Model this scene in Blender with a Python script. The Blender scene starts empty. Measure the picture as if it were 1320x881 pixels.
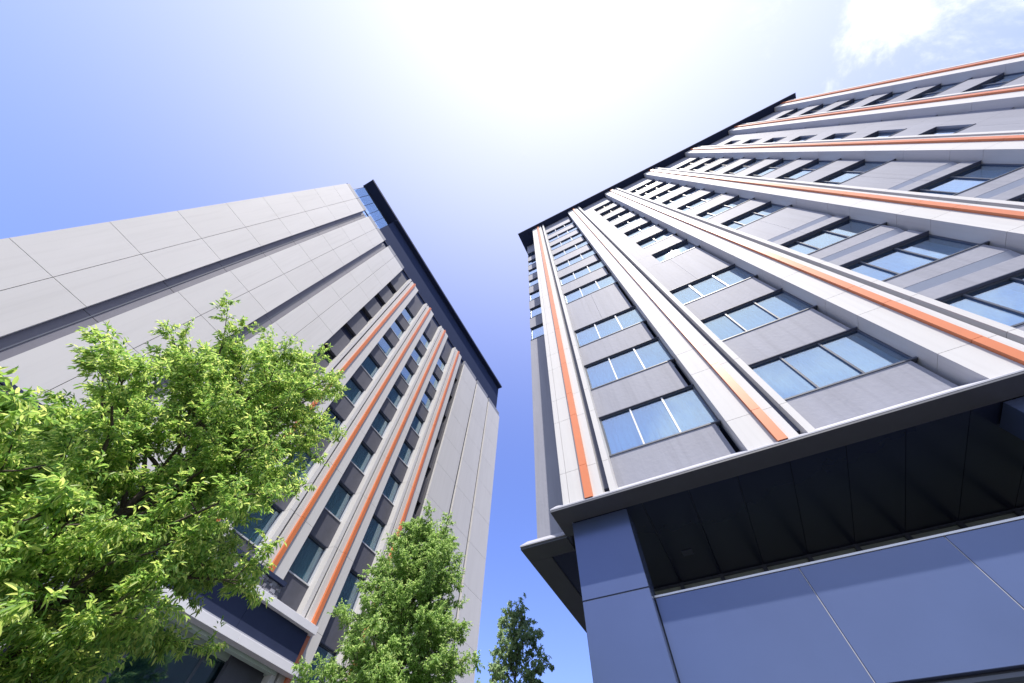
import bpy, math, random
import numpy as np
from mathutils import Matrix, Vector
rad = math.radians
sc = bpy.context.scene

# ------------------------------------------------------------------ camera
H = 1.6                                   # eye height; heights below are given from the eye
RIGHT = (0.44967442, -0.89266927, 0.03056947)
DOWN = (0.79534217, 0.38460223, -0.46852104)
FWD = (0.40647725, 0.23499511, 0.88292329)
cam = bpy.data.cameras.new('camera'); cam_o = bpy.data.objects.new('camera', cam)
sc.collection.objects.link(cam_o)
m = Matrix.Identity(4)
for i in range(3):
    m[i][0] = RIGHT[i]; m[i][1] = -DOWN[i]; m[i][2] = -FWD[i]
m[2][3] = H
cam_o.matrix_world = m
cam.sensor_width = 36; cam.lens = 36 * 453.42 / 1320
cam.clip_start = 0.05; cam.clip_end = 5000
sc.camera = cam_o

# ------------------------------------------------------------------ sky and sun
SUN = Vector((-1.0, -0.66, 2.5)).normalized()
EL = math.asin(SUN.z); AZ = math.atan2(SUN.x, SUN.y)
w = bpy.data.worlds.new('World'); sc.world = w; w.use_nodes = True
nt = w.node_tree; N = nt.nodes; L = nt.links; N.clear()
out = N.new('ShaderNodeOutputWorld'); bg = N.new('ShaderNodeBackground')
sky = N.new('ShaderNodeTexSky'); sky.sky_type = 'NISHITA'; sky.sun_disc = False
sky.sun_elevation = EL; sky.sun_rotation = AZ
sky.altitude = 0; sky.air_density = 1.0; sky.dust_density = 0.8; sky.ozone_density = 2.0
tint = N.new('ShaderNodeMix'); tint.data_type = 'RGBA'; tint.blend_type = 'MULTIPLY'; tint.inputs[0].default_value = 1
tint.inputs[7].default_value = (0.95, 0.96, 1.45, 1)
L.new(sky.outputs[0], tint.inputs[6])
# broken cumulus drifting on the -Y side of the sky
tc = N.new('ShaderNodeTexCoord'); mp = N.new('ShaderNodeMapping'); L.new(tc.outputs['Generated'], mp.inputs[0])
mp.inputs['Location'].default_value = (8.1, 1.2, 3.3)
nz = N.new('ShaderNodeTexNoise'); nz.inputs['Scale'].default_value = 4.2; nz.inputs['Detail'].default_value = 9
nz.inputs['Roughness'].default_value = 0.62; nz.inputs['Distortion'].default_value = 0.35
L.new(mp.outputs[0], nz.inputs[0])
sp = N.new('ShaderNodeVectorMath'); sp.operation = 'DOT_PRODUCT'; L.new(tc.outputs['Generated'], sp.inputs[0]); sp.inputs[1].default_value = (-0.6, -1.0, 0)
ry = N.new('ShaderNodeMapRange'); L.new(sp.outputs['Value'], ry.inputs[0])
ry.inputs[1].default_value = 0.18; ry.inputs[2].default_value = 0.62
ry.inputs[3].default_value = -0.30; ry.inputs[4].default_value = 0.03
ad = N.new('ShaderNodeMath'); L.new(nz.outputs[0], ad.inputs[0]); L.new(ry.outputs[0], ad.inputs[1])
cr = N.new('ShaderNodeMapRange'); cr.interpolation_type = 'SMOOTHSTEP'; L.new(ad.outputs[0], cr.inputs[0])
cr.inputs[1].default_value = 0.44; cr.inputs[2].default_value = 0.66
cr.inputs[4].default_value = 0.9
mixc = N.new('ShaderNodeMix'); mixc.data_type = 'RGBA'; L.new(cr.outputs[0], mixc.inputs[0])
# thin high veil that scatters light round the sun
vd = N.new('ShaderNodeVectorMath'); vd.operation = 'DOT_PRODUCT'; L.new(tc.outputs['Generated'], vd.inputs[0]); vd.inputs[1].default_value = SUN
vp = N.new('ShaderNodeMath'); vp.operation = 'MAXIMUM'; L.new(vd.outputs['Value'], vp.inputs[0]); vp.inputs[1].default_value = 0
vq = N.new('ShaderNodeMath'); vq.operation = 'POWER'; L.new(vp.outputs[0], vq.inputs[0]); vq.inputs[1].default_value = 2.8
vm = N.new('ShaderNodeMath'); vm.operation = 'MULTIPLY'; L.new(vq.outputs[0], vm.inputs[0]); vm.inputs[1].default_value = 0.62
veil = N.new('ShaderNodeMix'); veil.data_type = 'RGBA'; L.new(vm.outputs[0], veil.inputs[0])
# the lamp carries the sun's own energy, so the sky round it stops at a bright white
cap = N.new('ShaderNodeMix'); cap.data_type = 'RGBA'; cap.blend_type = 'DARKEN'; cap.inputs[0].default_value = 1
L.new(tint.outputs[2], cap.inputs[6]); cap.inputs[7].default_value = (6.5, 6.5, 6.6, 1)
L.new(cap.outputs[2], veil.inputs[6]); veil.inputs[7].default_value = (6.0, 6.0, 6.2, 1)
L.new(veil.outputs[2], mixc.inputs[6]); mixc.inputs[7].default_value = (6.5, 6.6, 7.0, 1)
L.new(mixc.outputs[2], bg.inputs[0]); bg.inputs[1].default_value = 0.15
L.new(bg.outputs[0], out.inputs[0])
sl = bpy.data.lights.new('sun', 'SUN'); sl.energy = 5.0; sl.angle = rad(0.5); sl.color = (1, 0.93, 0.83)
so = bpy.data.objects.new('sun', sl); sc.collection.objects.link(so)
so.rotation_euler = SUN.to_track_quat('Z', 'Y').to_euler(); so.location = SUN * 100
vs = sc.view_settings; vs.view_transform = 'Standard'; vs.look = 'None'; vs.gamma = 1.0
vs.use_curve_mapping = False; vs.exposure = 0.60

# ------------------------------------------------------------------ materials
def nodes_of(name):
    mt = bpy.data.materials.new(name); mt.use_nodes = True
    return mt, mt.node_tree.nodes, mt.node_tree.links, mt.node_tree.nodes['Principled BSDF']
def surf(name, col, rough=0.6, metal=0.0, var=0.06, scale=2.5, bump=0.0, bscale=40, spec=0.5, streak=False, coat=0.0):
    """Plain coated surface: slow mottling plus a per-piece tone shift and fine relief."""
    mt, n, l, p = nodes_of(name)
    p.inputs['Roughness'].default_value = rough; p.inputs['Metallic'].default_value = metal
    p.inputs['Specular IOR Level'].default_value = spec
    if coat: p.inputs['Coat Weight'].default_value = coat; p.inputs['Coat Roughness'].default_value = 0.08
    g = n.new('ShaderNodeNewGeometry'); oi = n.new('ShaderNodeObjectInfo')
    mpn = n.new('ShaderNodeMapping'); l.new(g.outputs['Position'], mpn.inputs[0])
    if streak: mpn.inputs['Scale'].default_value = (1, 1, 0.18)
    t = n.new('ShaderNodeTexNoise'); t.inputs['Scale'].default_value = scale; t.inputs['Detail'].default_value = 6
    t.inputs['Roughness'].default_value = 0.6; l.new(mpn.outputs[0], t.inputs[0])
    r = n.new('ShaderNodeMapRange'); l.new(t.outputs[0], r.inputs[0])
    r.inputs[1].default_value = 0.25; r.inputs[2].default_value = 0.75
    r.inputs[3].default_value = 1 - var; r.inputs[4].default_value = 1 + var
    r2 = n.new('ShaderNodeMapRange'); l.new(oi.outputs['Random'], r2.inputs[0])
    r2.inputs[3].default_value = 1 - var * 0.5; r2.inputs[4].default_value = 1 + var * 0.5
    mu = n.new('ShaderNodeMath'); mu.operation = 'MULTIPLY'; l.new(r.outputs[0], mu.inputs[0]); l.new(r2.outputs[0], mu.inputs[1])
    if streak:                                # faint rain streaks
        m3 = n.new('ShaderNodeMapping'); m3.inputs['Scale'].default_value = (7, 7, 0.22); l.new(g.outputs['Position'], m3.inputs[0])
        t3 = n.new('ShaderNodeTexNoise'); t3.inputs['Scale'].default_value = 1; t3.inputs['Detail'].default_value = 5; l.new(m3.outputs[0], t3.inputs[0])
        r3 = n.new('ShaderNodeMapRange'); l.new(t3.outputs[0], r3.inputs[0]); r3.inputs[1].default_value = 0.5; r3.inputs[2].default_value = 0.72
        r3.inputs[3].default_value = 1; r3.inputs[4].default_value = 1 - var * 1.6
        m4 = n.new('ShaderNodeMath'); m4.operation = 'MULTIPLY'; l.new(mu.outputs[0], m4.inputs[0]); l.new(r3.outputs[0], m4.inputs[1]); mu = m4
    mx = n.new('ShaderNodeMix'); mx.data_type = 'RGBA'; mx.blend_type = 'MULTIPLY'; mx.inputs[0].default_value = 1
    mx.inputs[6].default_value = (*col, 1); l.new(mu.outputs[0], mx.inputs[7]); l.new(mx.outputs[2], p.inputs['Base Color'])
    if bump:
        b = n.new('ShaderNodeBump'); b.inputs['Strength'].default_value = bump; b.inputs['Distance'].default_value = 0.02
        t2 = n.new('ShaderNodeTexNoise'); t2.inputs['Scale'].default_value = bscale; t2.inputs['Detail'].default_value = 4
        l.new(g.outputs['Position'], t2.inputs[0]); l.new(t2.outputs[0], b.inputs['Height']); l.new(b.outputs[0], p.inputs['Normal'])
    return mt
M = {}
M['pale'] = surf('pale_concrete', (0.565, 0.557, 0.56), 0.7, var=0.035, scale=1.3, bump=0.10, bscale=60, streak=True, spec=0.3)
M['spandrel'] = surf('grey_spandrel', (0.27, 0.278, 0.335), 0.7, var=0.07, scale=2.2, bump=0.25, bscale=9, streak=True, spec=0.3)
M['dark_spandrel'] = surf('charcoal_spandrel', (0.075, 0.078, 0.105), 0.6, var=0.10, scale=3, bump=0.1, bscale=30)
M['orange'] = surf('orange_metal', (0.60, 0.175, 0.06), 0.42, var=0.05, spec=0.6)
M['groove'] = surf('dark_joint', (0.10, 0.10, 0.12), 0.8)
M['coping'] = surf('grey_coping', (0.20, 0.21, 0.25), 0.6)
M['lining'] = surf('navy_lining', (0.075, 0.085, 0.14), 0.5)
M['groove_grey'] = surf('grey_recess', (0.14, 0.14, 0.18), 0.6, var=0.08)
M['navy'] = surf('navy_panel', (0.09, 0.122, 0.24), 0.24, metal=0.35, var=0.05, scale=0.8, bump=0.12, bscale=0.9)
M['navy_dark'] = surf('dark_navy_metal', (0.03, 0.04, 0.085), 0.8, spec=0.1, var=0.06)
M['navy_eave'] = surf('eave_navy', (0.03, 0.042, 0.09), 0.9, var=0.06, spec=0.03)
M['soffit_edge'] = surf('soffit_edge_metal', (0.085, 0.09, 0.11), 0.5)
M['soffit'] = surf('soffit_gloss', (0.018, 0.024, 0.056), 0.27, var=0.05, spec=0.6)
M['frame'] = surf('dark_frame', (0.075, 0.088, 0.125), 0.45)
M['frame_light'] = surf('aluminium_frame', (0.55, 0.56, 0.60), 0.4, metal=0.3)
M['flashing'] = surf('bright_flashing', (0.33, 0.34, 0.40), 0.6)
M['white_band'] = surf('white_band', (0.68, 0.68, 0.74), 0.5, var=0.03)
M['vent'] = surf('blue_grey_slat', (0.33, 0.35, 0.43), 0.38, metal=0.25, var=0.04)
M['interior'] = surf('room_wall', (0.10, 0.11, 0.12), 0.9)
M['green_rail'] = surf('pale_green_rail', (0.50, 0.60, 0.56), 0.5)
M['green_ceiling'] = surf('grey_green_ceiling', (0.16, 0.20, 0.20), 0.5)
M['green_glass'] = surf('frosted_green_glass', (0.36, 0.40, 0.37), 0.25)
M['side_wall'] = surf('side_wall_grey', (0.20, 0.22, 0.25), 0.6)
M['bark'] = surf('bark', (0.07, 0.055, 0.045), 0.9, var=0.25, scale=12, bump=0.6, bscale=30)
M['ground'] = surf('paving', (0.085, 0.085, 0.09), 0.85, var=0.12, scale=1.5, bump=0.2, bscale=20)
def stone_mat():
    mt, n, l, p = nodes_of('split_stone'); p.inputs['Roughness'].default_value = 0.8
    g = n.new('ShaderNodeNewGeometry')
    r = n.new('ShaderNodeValToRGB'); l.new(g.outputs['Random Per Island'], r.inputs[0])
    r.color_ramp.elements[0].color = (0.10, 0.10, 0.13, 1); r.color_ramp.elements[1].color = (0.34, 0.34, 0.40, 1)
    l.new(r.outputs[0], p.inputs['Base Color']); return mt
M['stone'] = stone_mat()
def glass_mat(name, tintc, base):
    mt, n, l, p = nodes_of(name); n.remove(p)
    o = n['Material Output']; gl = n.new('ShaderNodeBsdfGlossy'); gl.inputs['Roughness'].default_value = 0.02
    gl.inputs['Color'].default_value = (0.76, 0.88, 1, 1)
    tr = n.new('ShaderNodeBsdfTransparent'); tr.inputs[0].default_value = (*tintc, 1)
    lw = n.new('ShaderNodeLayerWeight'); lw.inputs[0].default_value = 0.5
    fr = n.new('ShaderNodeMath'); fr.operation = 'POWER'; l.new(lw.outputs['Facing'], fr.inputs[0]); fr.inputs[1].default_value = 3.0
    r = n.new('ShaderNodeMapRange'); l.new(fr.outputs[0], r.inputs[0])
    r.inputs[1].default_value = 0; r.inputs[2].default_value = 1; r.inputs[3].default_value = base; r.inputs[4].default_value = 1
    b = n.new('ShaderNodeBump'); b.inputs['Strength'].default_value = 0.02; b.inputs['Distance'].default_value = 0.03
    t = n.new('ShaderNodeTexNoise'); t.inputs['Scale'].default_value = 1.1
    g = n.new('ShaderNodeNewGeometry'); l.new(g.outputs['Position'], t.inputs[0]); l.new(t.outputs[0], b.inputs['Height'])
    l.new(b.outputs[0], gl.inputs['Normal'])
    mx = n.new('ShaderNodeMixShader'); l.new(r.outputs[0], mx.inputs[0]); l.new(tr.outputs[0], mx.inputs[1]); l.new(gl.outputs[0], mx.inputs[2])
    l.new(mx.outputs[0], o.inputs[0]); return mt
M['glass'] = glass_mat('window_glass', (0.60, 0.80, 0.93), 0.32)
M['clear_glass'] = glass_mat('clear_blue_glass', (0.74, 0.88, 0.99), 0.03)
M['glass_teal'] = glass_mat('teal_window_glass', (0.56, 0.74, 0.78), 0.20)
def cloth_mat():
    mt, n, l, p = nodes_of('white_curtain'); n.remove(p); o = n['Material Output']
    d = n.new('ShaderNodeBsdfDiffuse'); d.inputs[0].default_value = (0.75, 0.77, 0.80, 1)
    t = n.new('ShaderNodeBsdfTranslucent'); t.inputs[0].default_value = (0.6, 0.62, 0.66, 1)
    mx = n.new('ShaderNodeMixShader'); mx.inputs[0].default_value = 0.3
    l.new(d.outputs[0], mx.inputs[1]); l.new(t.outputs[0], mx.inputs[2]); l.new(mx.outputs[0], o.inputs[0]); return mt
M['curtain'] = cloth_mat()
def leaf_mat(name, c0, c1, c2, trans):
    mt, n, l, p = nodes_of(name); o = n['Material Output']
    g = n.new('ShaderNodeNewGeometry'); r = n.new('ShaderNodeValToRGB'); l.new(g.outputs['Random Per Island'], r.inputs[0])
    e = r.color_ramp.elements; e[0].color = (*c0, 1); e[1].color = (*c2, 1); k = e.new(0.55); k.color = (*c1, 1)
    p.inputs['Roughness'].default_value = 0.42; p.inputs['Specular IOR Level'].default_value = 0.5
    l.new(r.outputs[0], p.inputs['Base Color'])
    t = n.new('ShaderNodeBsdfTranslucent'); hs = n.new('ShaderNodeHueSaturation')
    hs.inputs['Hue'].default_value = 0.485; hs.inputs['Value'].default_value = 1.5; l.new(r.outputs[0], hs.inputs['Color']); l.new(hs.outputs[0], t.inputs[0])
    mx = n.new('ShaderNodeMixShader'); mx.inputs[0].default_value = trans
    l.new(p.outputs[0], mx.inputs[1]); l.new(t.outputs[0], mx.inputs[2]); l.new(mx.outputs[0], o.inputs[0]); return mt
M['leaf_bright'] = leaf_mat('bright_leaf', (0.09, 0.22, 0.05), (0.25, 0.42, 0.09), (0.52, 0.61, 0.19), 0.57)
M['leaf_mid'] = leaf_mat('mid_leaf', (0.14, 0.27, 0.07), (0.25, 0.41, 0.12), (0.42, 0.55, 0.22), 0.52)
M['leaf_dark'] = leaf_mat('dark_leaf', (0.14, 0.25, 0.12), (0.24, 0.36, 0.18), (0.38, 0.48, 0.27), 0.52)

# ------------------------------------------------------------------ builders
C = sc.collection.objects
ABS = {}
CACHE = {}
def link(o, loc, parent):
    C.link(o)
    p = ABS[parent.name] if parent else (0, 0, 0)
    if parent: o.parent = parent
    o.location = (loc[0] - p[0], loc[1] - p[1], loc[2] - p[2]); ABS[o.name] = loc
    return o
def empty(name, loc, label, cat, group=None):
    o = bpy.data.objects.new(name, None); o.empty_display_size = 0.5
    link(o, loc, None); o['label'] = label; o['category'] = cat
    if group: o['group'] = group
    return o
def box(name, x0, x1, y0, y1, z0, z1, mat, parent, chamfer=0.0):
    """One axis-aligned piece; alike pieces share mesh data."""
    x0, x1 = min(x0, x1), max(x0, x1); y0, y1 = min(y0, y1), max(y0, y1)
    d = (round(x1 - x0, 3), round(y1 - y0, 3), round(z1 - z0, 3)); key = (name, d, mat, chamfer)
    me = CACHE.get(key)
    if me is None:
        a, b, c = d[0] / 2, d[1] / 2, d[2] / 2
        me = bpy.data.meshes.new(name)
        v = [(sx * a, sy * b, sz * c) for sx in (-1, 1) for sy in (-1, 1) for sz in (-1, 1)]
        f = [(0, 1, 3, 2), (4, 6, 7, 5), (0, 4, 5, 1), (2, 3, 7, 6), (0, 2, 6, 4), (1, 5, 7, 3)]
        me.from_pydata(v, [], f); me.materials.append(M[mat])
        if chamfer:
            import bmesh
            bm = bmesh.new(); bm.from_mesh(me)
            bmesh.ops.bevel(bm, geom=bm.edges[:], offset=chamfer, segments=1, affect='EDGES'); bm.to_mesh(me); bm.free()
        CACHE[key] = me
    o = bpy.data.objects.new(name, me)
    return link(o, ((x0 + x1) / 2, (y0 + y1) / 2, (z0 + z1) / 2 + H), parent)
def mesh(name, v, f, mat, parent, loc=(0, 0, 0), key=None, smooth=False):
    me = CACHE.get(key) if key else None
    if me is None:
        me = bpy.data.meshes.new(name); me.from_pydata(v, [], f); me.materials.append(M[mat])
        if smooth: me.polygons.foreach_set('use_smooth', [True] * len(me.polygons))
        if key: CACHE[key] = me
    return link(bpy.data.objects.new(name, me), loc, parent)
def frame_mesh(wd, ht, dp, t, bars, axis):
    """Window frame with mullions as one connected mesh around its openings; axis = width axis."""
    us = [-wd / 2, -wd / 2 + t]
    for b in bars: us += [b - t * 0.45, b + t * 0.45]
    us += [wd / 2 - t, wd / 2]
    zs = [-ht / 2, -ht / 2 + t, ht / 2 - t, ht / 2]
    nu, nz_ = len(us), len(zs); v = []; f = []
    for q in (-dp / 2, dp / 2):
        for u in us:
            for z in zs: v.append((q, u, z) if axis == 'y' else (u, q, z))
    def vi(s, i, j): return s * nu * nz_ + i * nz_ + j
    def solid(i, j): return 0 <= i < nu - 1 and 0 <= j < nz_ - 1 and (j != 1 or i % 2 == 0)
    for i in range(nu - 1):
        for j in range(nz_ - 1):
            if not solid(i, j): continue
            f.append((vi(0, i, j), vi(0, i, j + 1), vi(0, i + 1, j + 1), vi(0, i + 1, j)))
            f.append((vi(1, i, j), vi(1, i + 1, j), vi(1, i + 1, j + 1), vi(1, i, j + 1)))
            for (di, dj, p, q) in ((-1, 0, (i, j), (i, j + 1)), (1, 0, (i + 1, j), (i + 1, j + 1)), (0, -1, (i, j), (i + 1, j)), (0, 1, (i, j + 1), (i + 1, j + 1))):
                if not solid(i + di, j + dj):
                    f.append((vi(0, *p), vi(0, *q), vi(1, *q), vi(1, *p)))
    return v, f
def curtain_mesh(wd, ht, axis, seed, amp=0.05):
    rng = random.Random(seed); n = max(8, int(wd / 0.022)); v = []; f = []
    ph = 0
    for i in range(n + 1):
        u = -wd / 2 + wd * i / n; ph += 0.85 + 0.25 * math.sin(i * 0.37 + seed)
        a = amp * math.sin(ph) * (0.7 + 0.3 * math.sin(i * 0.11 + seed))
        for z, s in ((-ht / 2, 1.0), (0, 0.85), (ht / 2, 0.55)):
            v.append((a * s, u, z) if axis == 'y' else (u, a * s, z))
    for i in range(n):
        for j in range(2):
            k = i * 3 + j; f.append((k, k + 3, k + 4, k + 1))
    return v, f

# ------------------------------------------------------------------ ground
g = bpy.data.meshes.new('ground')
g.from_pydata([(-1500, -1500, 0), (1500, -1500, 0), (1500, 1500, 0), (-1500, 1500, 0)], [], [(0, 1, 2, 3)])
g.materials.append(M['ground']); go = bpy.data.objects.new('ground', g); C.link(go); go['kind'] = 'structure'

# ------------------------------------------------------------------ right tower
RT = empty('hotel_tower', (7.4, -11, 0), 'tall grey tower with seven orange striped fins rising from a navy podium', 'tower')
XS, XP = 7.80, 7.41                       # spandrel plane, fin front plane
Y0 = [2.5 - 4.4 * i for i in range(7)]    # near edge of each fin
FINW = 1.38
HEADS = [8.95, 12.10, 15.25] + [20.33 + 3.14 * i for i in range(7)]
WH = 1.69; TOP = 42.4; SLAB = 5.78; BASE = 6.17
# structural core behind everything
box('core_wall', 8.95, 24.0, -25.3, 2.35, BASE + .02, TOP - 0.02, 'interior', RT)
box('side_wall', 9.02, 24.3, 2.36, 3.88, BASE + .03, TOP - 0.03, 'side_wall', RT)
box('rear_wall', 24.01, 24.29, -25.3, 2.35, -H + 0.01, TOP - 0.03, 'side_wall', RT)
# fins: pieces stacked with open joints
cuts = [5.83, 6.84]
for i, h in enumerate(HEADS):
    cuts.append(h - 0.05)
    if h < 20: cuts.append(h + 1.10)
cuts.insert(cuts.index(HEADS[3] - 0.05), 18.3)
cuts.append(TOP - 0.004)
cuts = sorted(cuts)
J = 0.009
for i, y in enumerate(Y0):
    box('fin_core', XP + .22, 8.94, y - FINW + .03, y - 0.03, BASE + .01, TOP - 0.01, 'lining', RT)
    for a, b in zip(cuts[:-1], cuts[1:]):
        a += J / 2; b -= J / 2
        parts = [(0, 1.05)] if i else [(0, 0.17), (0.18, 1.05)]
        for (u, v) in parts: box('fin_panel', XP, XP + .60, y - u, y - v, a, b, 'pale', RT)
        box('orange_rib', XP - 0.095, XP - 0.002, y - .60, y - .80, a, b, 'orange', RT)
        box('edge_strip', XP, XP + .60, y - 1.22, y - 1.38, a, b, 'pale', RT)
# sub floor slopes, slab edge and soffit
def slope(y0, y1, xf, xb, name='sloped_flashing'):
    v = [(xf, y0, SLAB + H + .035), (xf, y1, SLAB + H + .035), (xb, y1, BASE + H + 0.055), (xb, y0, BASE + H + 0.055),
         (xf, y0, SLAB + H + .001), (xf, y1, SLAB + H + .001), (xb, y1, SLAB + H + .001), (xb, y0, SLAB + H + .001)]
    f = [(0, 3, 2, 1), (0, 1, 5, 4), (1, 2, 6, 5), (2, 3, 7, 6), (3, 0, 4, 7), (4, 5, 6, 7)]
    v = [(p[0] - xf, p[1] - y0, p[2]) for p in v]
    mesh(name, v, f, 'flashing', RT, (xf, y0, 0))
slope(2.83, -26.0, 7.33, 7.79)
slope(4.17, 2.84, 8.36, 8.85)
ZB = SLAB - 0.0
box('soffit_border', 7.335, 7.915, -26.0, 2.83, ZB - 0.05, ZB, 'soffit_edge', RT)
box('soffit_border', 7.92, 8.40, 2.50, 2.83, ZB - 0.05, ZB, 'soffit_edge', RT)
box('soffit_border', 8.405, 9.03, 2.84, 4.17, ZB - 0.05, ZB, 'soffit_edge', RT)
box('soffit_border', 9.035, 24.3, 3.54, 4.17, ZB - 0.05, ZB, 'soffit_edge', RT)
ys = [2.49, 1.80] + [0.70 - 1.10 * k for k in range(25)]
for a, b in zip(ys[:-1], ys[1:]):
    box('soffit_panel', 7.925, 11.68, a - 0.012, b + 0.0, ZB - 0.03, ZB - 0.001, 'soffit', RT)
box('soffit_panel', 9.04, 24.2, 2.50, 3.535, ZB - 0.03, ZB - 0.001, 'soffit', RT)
box('soffit_back', 7.93, 24.2, -25.9, 2.49, ZB + 0.001, ZB + 0.2, 'groove', RT)
box('ceiling_vent', 10.2, 10.42, 0.05, 0.32, ZB - 0.05, ZB - 0.032, 'frame', RT)
# entrance glazing under the soffit
mull = [0.70 - 1.10 * k for k in range(-1, 16)]
for a, b in zip(mull[:-1], mull[1:]):
    box('glazed_panel', 11.72, 11.75, a - 0.055, b + 0.055, 0.2, ZB - 0.08, 'green_glass', RT)
    box('mullion', 11.64, 11.78, b + 0.05, b - 0.05, -H + 0.01, ZB - 0.034, 'frame', RT)
box('glazing_rail', 11.65, 11.77, -17.0, 2.3, ZB - 0.079, ZB - 0.035, 'frame', RT)
box('podium_core', 11.8, 24.0, -25.2, 2.2, -H + 0.01, ZB - 0.04, 'interior', RT)
# pillars in stacked panels
def pillar(y1, y0):
    for a, b in ((-H + 0.01, 0.35), (0.36, 3.96), (3.97, ZB - 0.052)):
        box('pillar_panel', 7.93, 8.62, y0, y1, a + 0.004, b - 0.004, 'navy', RT, 0.008)
    box('pillar_core', 7.95, 8.60, y0 + .02, y1 - .02, -H + 0.02, ZB - 0.055, 'frame', RT)
pillar(2.49, 1.09); pillar(-6.40, -7.80); pillar(-15.2, -16.6); pillar(-23.9, -25.3)
# parapet panels hung between the pillars
wy = [1.08, -1.57] + [-3.82 - 2.25 * k for k in range(10)]
for a, b in zip(wy[:-1], wy[1:]):
    if b < -25.3: break
    box('parapet_panel', 8.24, 8.36, a - 0.009, b + 0.009, 2.285, 3.895, 'navy', RT, 0.006)
    box('joint_strip', 8.252, 8.34, b + 0.008, b - 0.008, 2.29, 3.89, 'flashing', RT)
box('parapet_coping', 8.225, 8.40, -25.3, 1.078, 3.90, 3.935, 'frame_light', RT)
box('parapet_backing', 8.37, 8.45, -25.3, 1.07, 2.25, 3.88, 'frame', RT)
box('lower_soffit', 8.46, 11.6, -25.3, 1.06, 2.20, 2.26, 'soffit_edge', RT)
box('lower_soffit_lip', 8.30, 8.45, -25.3, 1.06, 2.20, 2.245, 'frame', RT)
for k in range(11):
    box('storefront_mullion', 9.55, 9.67, 0.6 - 2.2 * k, 0.5 - 2.2 * k, -H + 0.01, 2.19, 'frame', RT)
    box('storefront_pane', 9.60, 9.62, 0.49 - 2.2 * k, -1.59 - 2.2 * k, -H + 0.01, 2.19, 'glass_teal', RT)
# bays: spandrels and windows
def window(x, ya, yb, zs, zh, n, glass='glass', seed=0, light='frame', curtain=1.0, x0=XS + 0.002):
    """Window set at plane x between ya > yb, facing -X."""
    wd = ya - yb; ht = zh - zs; cy = (ya + yb) / 2; cz = (zs + zh) / 2 + H
    v, f = frame_mesh(wd - 0.01, ht - 0.01, 0.07, 0.045, [], 'y')
    fr = mesh('window', v, f, 'frame', RT, (x + 0.03, cy, cz), key=('wf', round(wd, 2), round(ht, 2)))
    for k in range(1, n):
        yb_ = ya - wd * k / n
        box('mullion', x - 0.012, x + 0.06, yb_ - 0.024, yb_ + 0.024, zs + 0.052, zh - 0.052, light, fr)
    box('head_lining', x0, x - 0.008, ya, yb, zh - 0.02, zh - 0.003, 'lining', fr)
    box('sill', x0 - 0.025, x - 0.008, ya, yb, zs + 0.001, zs + 0.045, 'frame', fr)
    for k in range(n):
        a = ya - wd * k / n - 0.03; b = ya - wd * (k + 1) / n + 0.03
        box('pane', x + 0.035, x + 0.047, a, b, zs + 0.04, zh - 0.04, glass, fr)
    if curtain > 0:
        v, f = curtain_mesh(wd * curtain - 0.1, ht - 0.06, 'y', seed % 5)
        mesh('curtain', v, f, 'curtain', fr, (x + 0.20, cy + wd * (1 - curtain) / 2, cz), key=('cu', round(wd, 2), round(curtain, 2), round(ht, 2), seed % 5), smooth=True)
    return fr
def spandrel(ya, yb, z0, z1, slot=False, split=1, x=XS, th=0.35):
    yb += 0.15  # gap left before the next fin, added to deepen the fin's shadow there
    for k in range(split):
        a = ya - (ya - yb) * k / split; b = ya - (ya - yb) * (k + 1) / split
        if k: a -= 0.008
        if slot:
            box('spandrel_panel', x, x + th, a, b, z0, z0 + 0.47, 'spandrel', RT)
            # tilted drip panel over the slot
            v = [(0.10, 0, 0), (0, 0, 0.36), (0.16, 0, 0.36), (0.16, 0, 0), (0.10, b - a, 0), (0, b - a, 0.36), (0.16, b - a, 0.36), (0.16, b - a, 0)]
            f = [(0, 1, 5, 4), (0, 3, 2, 1), (4, 5, 6, 7), (0, 4, 7, 3), (1, 2, 6, 5), (3, 7, 6, 2)]
            mesh('tilted_panel', v, f, 'vent', RT, (x + 0.004, a, z0 + 0.485 + H), key=('tilt', round(b - a, 3)))
            box('spandrel_panel', x, x + th, a, b, z0 + 0.85, z1, 'spandrel', RT)
        else:
            box('spandrel_panel', x, x + th, a, b, z0, z1, 'spandrel', RT)
seed = 0
for i in range(6):
    ya = Y0[i] - FINW + 0.0; yb = Y0[i + 1]
    ya -= 0.002; yb += 0.002
    lows = [BASE - 0.0] + HEADS
    rec = 0.06 if i == 0 else (0.07 if i == 1 else 0.125)
    for r, h in enumerate(HEADS):
        s = h - WH
        seed += 1
        prev = lows[r]
        slot = (i in (2, 3)) and 1 <= r <= 3
        big = (s - prev) > 2
        rr = rec
        if i == 1 and r >= 3: rr = 0.14
        if i == 4: rr = 0.12
        spandrel(ya, yb, prev + (0.02 if r == 0 else 0), s, slot, 2 if big else 1)
        xw = XS + rr
        if i == 1 and r >= 3:                 # narrow window beside the next fin, blank wall on the other half
            box('blank_panel', XS, XS + .35, ya, -4.27, s + 0.006, h - 0.006, 'spandrel', RT)
            window(xw, -4.272, yb, s, h, 2, seed=seed)
        elif i == 4:                          # narrow window beside the previous fin
            box('blank_panel', XS, XS + .35, ya - 1.66, yb, s + 0.006, h - 0.006, 'spandrel', RT)
            window(xw, ya, ya - 1.658, s, h, 2, seed=seed)
        else:
            window(xw, ya, yb, s, h, 3, seed=seed, curtain=1.0 if i < 2 else (1.0, 0.8, 0.64, 1.0, 0.97, 0.36, 0.9)[(seed * 5 + i) % 7], light='frame_light' if i == 0 or (i == 1 and r == 2) else 'frame')
    spandrel(ya, yb, HEADS[-1], TOP - 0.005)
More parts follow.
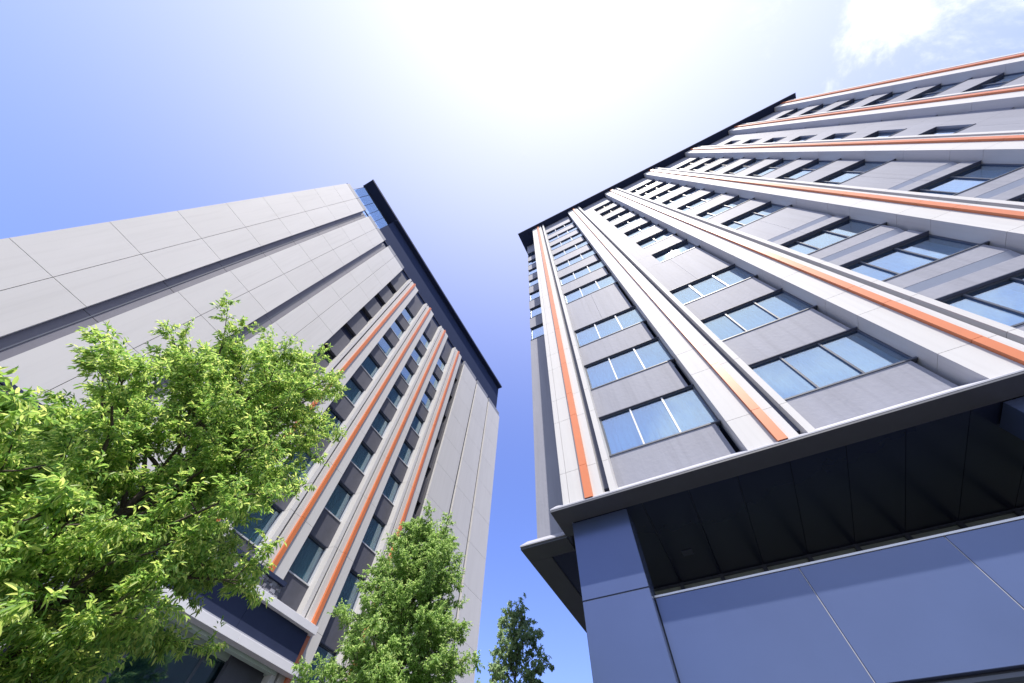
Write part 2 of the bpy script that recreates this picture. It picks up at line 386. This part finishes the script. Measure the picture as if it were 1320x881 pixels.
# set-back strip at the end of the facade
XB = 8.88
box('end_wall_panel', XB, XB + .13, 2.47, 3.88, BASE + .02, HEADS[3] - WH - 0.3, 'spandrel', RT)
for r, h in enumerate(HEADS[3:]):
    s = h - WH - 0.28; hh = h - 0.28
    nxt = HEADS[r + 4] - WH - 0.28 if r + 4 < len(HEADS) else TOP - 0.01
    box('end_spandrel', XB, XB + .13, 2.47, 3.88, hh, nxt - 0.01, 'spandrel', RT)
    window(XB + 0.07, 3.86, 2.47, s, hh, 1, seed=r, curtain=0, x0=XB + 0.002)
# roof
box('roof_eave', 7.10, 25.0, -25.9, 4.24, TOP, TOP + 0.30, 'navy_eave', RT, 0.01)
box('roof_trim', 7.07, 7.098, -25.93, 4.27, TOP + 0.02, TOP + 0.26, 'navy_dark', RT)

# ------------------------------------------------------------------ left tower
LT = empty('hotel_tower', (10, 15.7, 0), 'pale panelled tower with four orange striped fins and dark roof eave behind the trees', 'tower')
YF, YS = 15.70, 16.10
PT = 35.1                                  # top of the pale panels
box('core_wall', -5.0, 24.9, 16.5, 34.0, -H + 0.01, 35.2, 'interior', LT)
box('top_storey', -0.6, 24.88, 16.46, 33.9, 35.21, 41.09, 'navy_eave', LT)
box('side_wall', -5.28, -5.02, 16.12, 34.0, -H + 0.01, PT, 'side_wall', LT)
box('side_wall', 24.92, 25.18, 16.12, 34.0, -H + 0.01, PT, 'side_wall', LT)
cols = [(-5.30, -3.85), (-3.85, -2.65), (-2.05, -0.80), (-0.80, 0.55), (1.15, 2.30), (2.30, 3.77),
        (16.42, 19.20), (19.50, 22.15), (22.45, 25.20)]
zj = [-H + 0.01, 1.72, 4.80, 7.88] + [10.97 + 3.085 * k for k in range(8)] + [PT]
for (a, b) in cols:
    for z0, z1 in zip(zj[:-1], zj[1:]):
        box('wall_panel', a + 0.009, b - 0.009, YF, YF + 0.16, z0 + 0.009, z1 - 0.009, 'pale', LT)
    box('coping', a + 0.02, b - 0.02, YF + 0.10, YS + 0.1, PT + 0.002, 35.95, 'coping', LT)
for (a, b) in ((-5.29, -2.66), (-2.04, 0.54), (1.16, 3.76), (16.43, 19.19), (19.51, 22.14), (22.46, 25.19)):
    box('wall_backing', a, b, YF + 0.17, YS + 0.35, -H + 0.01, PT - 0.01, 'groove', LT)
for (a, b) in ((-2.66, -2.04), (0.54, 1.16), (19.19, 19.51), (22.14, 22.46)):
    for z0, z1 in zip(zj[:-1], zj[1:]):
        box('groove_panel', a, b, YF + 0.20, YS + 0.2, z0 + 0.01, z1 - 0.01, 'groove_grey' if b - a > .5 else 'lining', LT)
    box('groove_trim', a + 0.29, a + 0.33 if b - a > .5 else a + 0.31, YF + 0.17, YF + 0.199, -H + .02, PT, 'frame', LT)
# fins
FX = [5.0, 8.05, 11.08, 14.12]
FB = [7.76, 7.76, -H + 0.01, -H + 0.01]
SILL = [8.56 + 3.106 * k for k in range(-2, 9)]
fz = [SILL[0] + 1.72 + 3.106 * k for k in range(0, 11)]
for i, x in enumerate(FX):
    zs = [FB[i]] + [z for z in fz if FB[i] + 0.6 < z < 34.5] + [35.5]
    box('fin_core', x + .03, x + 1.44, YF + 0.25, YS + 0.35, FB[i] + .005, 35.2, 'groove_grey', LT)
    for z0, z1 in zip(zs[:-1], zs[1:]):
        a, b = z0 + 0.006, z1 - 0.006
        box('edge_strip', x, x + .21, YF, YF + .55, a, b, 'pale', LT)
        box('fin_panel', x + .33, x + 1.47, YF, YF + .55, a, b, 'pale', LT)
        box('orange_rib', x + .62, x + .82, YF - 0.12, YF - 0.002, a, b, 'orange', LT)
# window columns
def lwindow(xa, xb, zs, zh, seed):
    wd = xb - xa; ht = zh - zs; cx = (xa + xb) / 2; cz = (zs + zh) / 2 + H; y = YS + 0.16
    v, f = frame_mesh(wd - 0.01, ht - 0.01, 0.08, 0.05, [], 'x')
    fr = mesh('window', v, f, 'frame', LT, (cx, y, cz), key=('lw', round(wd, 2), round(ht, 2)))
    box('pane', xa + 0.04, xb - 0.04, y + 0.004, y + 0.014, zs + 0.04, zh - 0.04, 'glass_teal', fr)
    box('sill', xa, xb, YS - 0.03, YS + 0.115, zs - 0.055, zs + 0.004, 'frame_light', fr)
    box('jamb', xb - 0.05, xb, YS + 0.01, YS + 0.115, zs + 0.006, zh - 0.022, 'frame_light', fr)
    box('head_lining', xa, xb, YS + 0.004, YS + 0.115, zh - 0.02, zh - 0.003, 'lining', fr)
    cw = (wd - 0.14, wd * 0.75, wd - 0.14)[seed % 3]
    v, f = curtain_mesh(cw, ht - 0.06, 'x', seed % 3)
    mesh('curtain', v, f, 'curtain', fr, (xb - 0.08 - cw / 2, y + 0.16, cz), key=('lcu', round(cw, 2), seed % 3), smooth=True)
bays = [(FX[k] + 1.472, FX[k + 1] - 0.002) for k in range(3)]
for ci, (a, b) in enumerate(bays):
    z = 7.76 if ci == 0 else -H + 0.01
    for k, s in enumerate(SILL):
        if s + 1.72 < z + 0.3 or (ci == 1 and s < 8): continue
        if s < z: s_lo = z
        h = s + 1.72
        if h > 34: break
        box('spandrel_panel', a, b, YS, YS + .22, z, s - 0.056, 'dark_spandrel', LT)
        lwindow(a, b, s, h, k + ci)
        z = h
    box('spandrel_panel', a, b, YS, YS + .22, z, 35.3, 'dark_spandrel', LT)
for (a, b) in ((3.775, 4.998), (15.592, 16.415)):
    z = -H + 0.01
    for k, s in enumerate(SILL):
        h = s + 1.72; s2 = h - 1.0
        if h > 34: break
        box('spandrel_panel', a, b, YS, YS + .22, z, s2, 'dark_spandrel', LT)
        v, f = frame_mesh(b - a - 0.01, 0.99, 0.08, 0.05, [], 'x')
        fr = mesh('vent_window', v, f, 'frame', LT, ((a + b) / 2, YS + 0.34, (s2 + h) / 2 + H), key=('vw', round(b - a, 2)))
        box('pane', a + 0.04, b - 0.04, YS + .345, YS + .355, s2 + 0.04, h - 0.04, 'soffit', fr)
        z = h
    box('spandrel_panel', a, b, YS, YS + .22, z, 35.3, 'dark_spandrel', LT)
# set-back top storey and roof eave
EZ = 41.1
box('top_wall', -0.62, 24.9, 16.12, 16.45, 35.31, EZ - 0.004, 'navy_eave', LT)
gx = [-5.0 + 4.38 * k / 5 for k in range(6)]
for a, b in zip(gx[:-1], gx[1:]):
    box('terrace_pane', a + 0.02, b - 0.02, 16.80, 16.82, 36.0, EZ - 0.06, 'clear_glass', LT)
    box('terrace_mullion', a - 0.02, a + 0.02, 16.77, 16.85, 35.96, EZ - 0.004, 'frame', LT)
box('terrace_rail', -5.0, -0.63, 16.76, 16.86, EZ - 0.06, EZ - 0.003, 'frame', LT)
box('parapet_cap', -5.4, 25.2, 16.02, 16.115, 35.955, 36.06, 'navy_dark', LT)
box('roof_eave', -0.61, 24.92, 15.64, 34.2, EZ, EZ + 0.28, 'navy_eave', LT, 0.01)
box('terrace_canopy', -5.2, -0.615, 15.64, 16.90, EZ, EZ + 0.28, 'navy_eave', LT, 0.01)
box('roof_trim', -5.23, 24.95, 15.60, 15.637, EZ + 0.03, EZ + 0.34, 'navy_dark', LT)
# podium and entrance canopy
PX0, PX1 = -9.0, 11.85
def bandbox(name, z0, z1, mat='white_band'):
    xs = [PX0 + (PX1 - PX0) * k / 7 for k in range(8)]
    for a, b in zip(xs[:-1], xs[1:]):
        box(name, a + 0.003, b - 0.003, 15.25, 15.62, z0, z1, mat, LT, 0.006)
bandbox('canopy_band', 6.86, 7.13); bandbox('canopy_band', 5.53, 5.79)
box('canopy_ledge', PX0, PX1 - 0.02, 15.30, 15.60, 5.792, 5.85, 'flashing', LT)
xs = [11.62 - 2.96 * k for k in range(8)]
for a, b in zip(xs[:-1], xs[1:]):
    box('canopy_panel', b + 0.006, a - 0.006, 15.44, 15.60, 5.852, 6.858, 'navy_dark', LT)
box('podium_body', PX0, 9.48, 15.64, 16.05, 5.85, 7.58, 'groove', LT)
box('podium_body', -9.0, -5.4, 16.06, 30, -H + 0.01, 7.58, 'side_wall', LT)
box('podium_coping', PX0, 9.52, 15.30, 15.69, 7.61, 7.755, 'navy_dark', LT)
# split-face stone strip above the canopy: every stone its own block, joined
rng = random.Random(4); v = []; f = []
z = 7.135
while z < 7.59:
    hh = min(rng.uniform(0.10, 0.15), 7.60 - z)
    if hh < 0.05: break
    x = 9.48
    while x > PX0:
        ln = rng.uniform(0.10, 0.26); d = rng.uniform(0, 0.07); k = len(v)
        x0, x1, y0, y1, z0, z1 = x - ln + 0.008, x - 0.008, 15.34 + d, 15.62, z + 0.007, z + hh - 0.007
        sk = rng.uniform(-0.02, 0.02)
        v += [(x0, y0, z0), (x0, y1, z0), (x0, y0 + sk, z1), (x0, y1, z1), (x1, y0 + sk, z0), (x1, y1, z0), (x1, y0, z1), (x1, y1, z1)]
        f += [tuple(k + q for q in t) for t in ((0, 1, 3, 2), (4, 6, 7, 5), (0, 4, 5, 1), (2, 3, 7, 6), (0, 2, 6, 4), (1, 5, 7, 3))]
        x -= ln
    z += hh
st = mesh('stone_cladding', [(a, b, c + H) for a, b, c in v], f, 'stone', LT, (0, 0, 0)); st['kind'] = 'stuff'
# porch ceiling under the lower band
box('porch_ceiling', PX0, 11.0, 15.64, 16.48, 5.56, 5.66, 'green_ceiling', LT)
box('ceiling_rail', PX0, 11.2, 15.66, 15.92, 5.44, 5.555, 'green_rail', LT)
box('ceiling_rail', 11.02, 11.20, 15.925, 16.45, 5.44, 5.555, 'green_rail', LT)
box('ceiling_rail', PX0, 10.35, 16.27, 16.45, 5.40, 5.555, 'green_rail', LT)
box('porch_glass', PX0, 10.9, 16.455, 16.49, -H + 0.01, 5.55, 'glass_teal', LT)
for k in range(9):
    box('porch_mullion', 10.9 - 2.2 * k, 10.98 - 2.2 * k, 16.40, 16.452, -H + 0.01, 5.39, 'frame', LT)

# ------------------------------------------------------------------ trees
def tree(name, label, base, height, zlo, R, prof, nlimb, leaf, mat, seed, dens=1.0, droop=0.5, lean=(0, 0), squash=1.0):
    rng = np.random.default_rng(seed)
    root = empty(name, (base[0], base[1], 0), label, 'tree', 'street trees between the towers')
    tv = []; tf = []
    def tube(pts, r0, r1, n=6):
        k0 = len(tv); pts = np.array(pts); m_ = len(pts)
        for i in range(m_):
            d = pts[min(i + 1, m_ - 1)] - pts[max(i - 1, 0)]; d = d / (np.linalg.norm(d) + 1e-9)
            a = np.cross(d, (0.3, 0.9, 0.2)); a /= np.linalg.norm(a) + 1e-9; b = np.cross(d, a)
            r = r0 + (r1 - r0) * i / (m_ - 1)
            for j in range(n):
                t = 2 * math.pi * j / n; tv.append(tuple(pts[i] + r * (math.cos(t) * a + math.sin(t) * b)))
        for i in range(m_ - 1):
            for j in range(n):
                p = k0 + i * n + j; q = k0 + i * n + (j + 1) % n
                tf.append((p, q, q + n, p + n))
    # trunk
    tz = np.linspace(0, height * 0.97, 12)
    wob = np.cumsum(rng.normal(0, 0.05, (12, 2)), 0); wob -= wob[0]
    tp = np.c_[wob[:, 0] + lean[0] * (tz / height), wob[:, 1] + lean[1] * (tz / height), tz]
    tube(tp, height * 0.0135, 0.012, 8)
    def trunk_at(z): return np.array([np.interp(z, tz, tp[:, 0]), np.interp(z, tz, tp[:, 1]), z])
    LP = []; LD = []; LN = []
    az = rng.uniform(0, 6.28)
    for i in range(nlimb):
        t = (i + rng.uniform(0, 1)) / nlimb
        z = zlo + (height * 0.96 - zlo) * t
        az += 2.399 + rng.normal(0, 0.25)
        tt = (z - zlo) / (height - zlo)
        Ln = R * prof(tt) * rng.uniform(0.72, 1.12)
        up = rad(22 + 42 * tt + rng.normal(0, 7))
        d0 = np.array([math.cos(az) * math.cos(up), math.sin(az) * math.cos(up), math.sin(up)])
        Ln3 = Ln / max(math.cos(up), 0.5)
        s0 = trunk_at(max(z - Ln3 * math.sin(up) * 0.55, zlo * 0.75))
        pts = []; ns = 7
        for j in range(ns):
            q = j / (ns - 1)
            pts.append(s0 + d0 * Ln3 * q + np.array([0, 0, -0.22 * Ln3 * q * q]) + rng.normal(0, 0.03, 3) * q)
        tube(pts, 0.012 + 0.022 * Ln / R, 0.006, 5); pts = np.array(pts)
        nsub = int(6 + 8 * Ln / R)
        for j in range(nsub):
            q = 0.22 + 0.78 * (j + rng.uniform(0, 1)) / nsub
            fi = q * (ns - 1); a0 = int(min(fi, ns - 2)); p = pts[a0] + (pts[a0 + 1] - pts[a0]) * (fi - a0)
            sd = d0 * 0.7 + rng.normal(0, 0.75, 3); sd[2] = abs(sd[2]) * 0.55 + 0.05; sd /= np.linalg.norm(sd)
            sl_ = R * rng.uniform(0.16, 0.34)
            e = p + sd * sl_; mid = p + sd * sl_ * 0.5 + np.array([0, 0, 0.03])
            tube([p, mid, e], 0.008, 0.003, 3)
            ntw = int(7 * dens)
            for k in range(ntw):
                u = rng.uniform(0.25, 1.0); o_ = p + (e - p) * u
                td = sd * 0.5 + rng.normal(0, 0.7, 3); td[2] = td[2] * 0.5 + 0.1; td /= np.linalg.norm(td)
                tl = rng.uniform(0.12, 0.30) * R / 2.0
                nl = int(rng.integers(11, 19))
                s = np.sort(rng.uniform(0.15, 1.0, nl))
                P_ = o_ + td * tl * s[:, None] + rng.normal(0, 0.012, (nl, 3))
                D_ = td * 0.75 + rng.normal(0, 0.55, (nl, 3)); D_[:, 2] -= droop
                N_ = rng.normal(0, 0.45, (nl, 3)); N_[:, 2] += 1.0
                LP.append(P_); LD.append(D_); LN.append(N_)
    P_ = np.concatenate(LP); D_ = np.concatenate(LD); N_ = np.concatenate(LN); n = len(P_)
    D_ /= np.linalg.norm(D_, axis=1)[:, None]
    S_ = np.cross(N_, D_); S_ /= np.linalg.norm(S_, axis=1)[:, None] + 1e-9
    N_ = np.cross(D_, S_)
    ln = leaf * rng.uniform(0.7, 1.25, n)[:, None]; wd = ln * rng.uniform(0.26, 0.36, n)[:, None] * squash
    bend = rng.uniform(0.02, 0.16, n)[:, None] * ln; fold = wd * 0.22
    vv = np.stack([P_, P_ + D_ * ln * 0.30 + S_ * wd * 0.42 + N_ * (fold + bend * 0.2), P_ + D_ * ln * 0.66 + S_ * wd * 0.40 + N_ * (fold - bend * 0.2),
                   P_ + D_ * ln - N_ * bend, P_ + D_ * ln * 0.66 - S_ * wd * 0.40 + N_ * (fold - bend * 0.2), P_ + D_ * ln * 0.30 - S_ * wd * 0.42 + N_ * (fold + bend * 0.2)], 1).reshape(-1, 3)
    b = np.arange(n)[:, None] * 6
    ff = np.concatenate([b + np.array([0, 1, 2, 3]), b + np.array([0, 3, 4, 5])], 1).reshape(-1)
    me = bpy.data.meshes.new('crown'); me.vertices.add(len(vv)); me.vertices.foreach_set('co', vv.ravel())
    me.loops.add(len(ff)); me.loops.foreach_set('vertex_index', ff.astype(np.int32))
    me.polygons.add(n * 2); me.polygons.foreach_set('loop_start', np.arange(n * 2, dtype=np.int32) * 4)
    me.update(); me.validate(); me.materials.append(M[mat])
    cr_ = link(bpy.data.objects.new('crown', me), (base[0], base[1], 0), root)
    mesh('trunk', tv, tf, 'bark', root, (base[0], base[1], 0), smooth=True)
    print(name, 'leaves', n)
    return root
def egg(t): return max(0.15, min(1.0, 0.9 + 0.4 * t) * (1 - max(0, (t - 0.5) / 0.52) ** 2.2) ** 0.6 if t < 1 else 0.15)
def cone(t): return max(0.14, (1 - t) ** 0.42 * min(1, 0.7 + 2.2 * t))
D1 = 6.4; A1 = rad(82)
tree('leafy_tree', 'large tall yellow green tree in front of the pale tower wall panels and porch', (D1 * math.cos(A1), D1 * math.sin(A1)), 7.9, 1.4, 1.68, egg, 92, 0.072, 'leaf_bright', 11, 2.2, 0.6, lean=(0.35, 0.15))
DN = 5.2; AN = rad(94)
tree('leafy_tree', 'low bright green tree with long drooping leaves, standing beside the large yellow green tree', (DN * math.cos(AN), DN * math.sin(AN)), 3.9, 0.8, 1.3, egg, 50, 0.088, 'leaf_bright', 53, 1.7, 0.65)
D2 = 13.0; A2 = rad(42.2)
tree('leafy_tree', 'mid green conical tree in front of the fins and right end of the pale tower', (D2 * math.cos(A2), D2 * math.sin(A2)), 10.0, 1.8, 2.35, cone, 90, 0.092, 'leaf_mid', 23, 2.0, 0.4, squash=1.3)
D3 = 18.0; A3 = rad(26.4)
tree('leafy_tree', 'small dark green tree standing against the sky in the gap between the towers', (D3 * math.cos(A3), D3 * math.sin(A3)), 10.0, 2.4, 1.85, cone, 46, 0.12, 'leaf_dark', 37, 0.8, 0.4, squash=1.4)
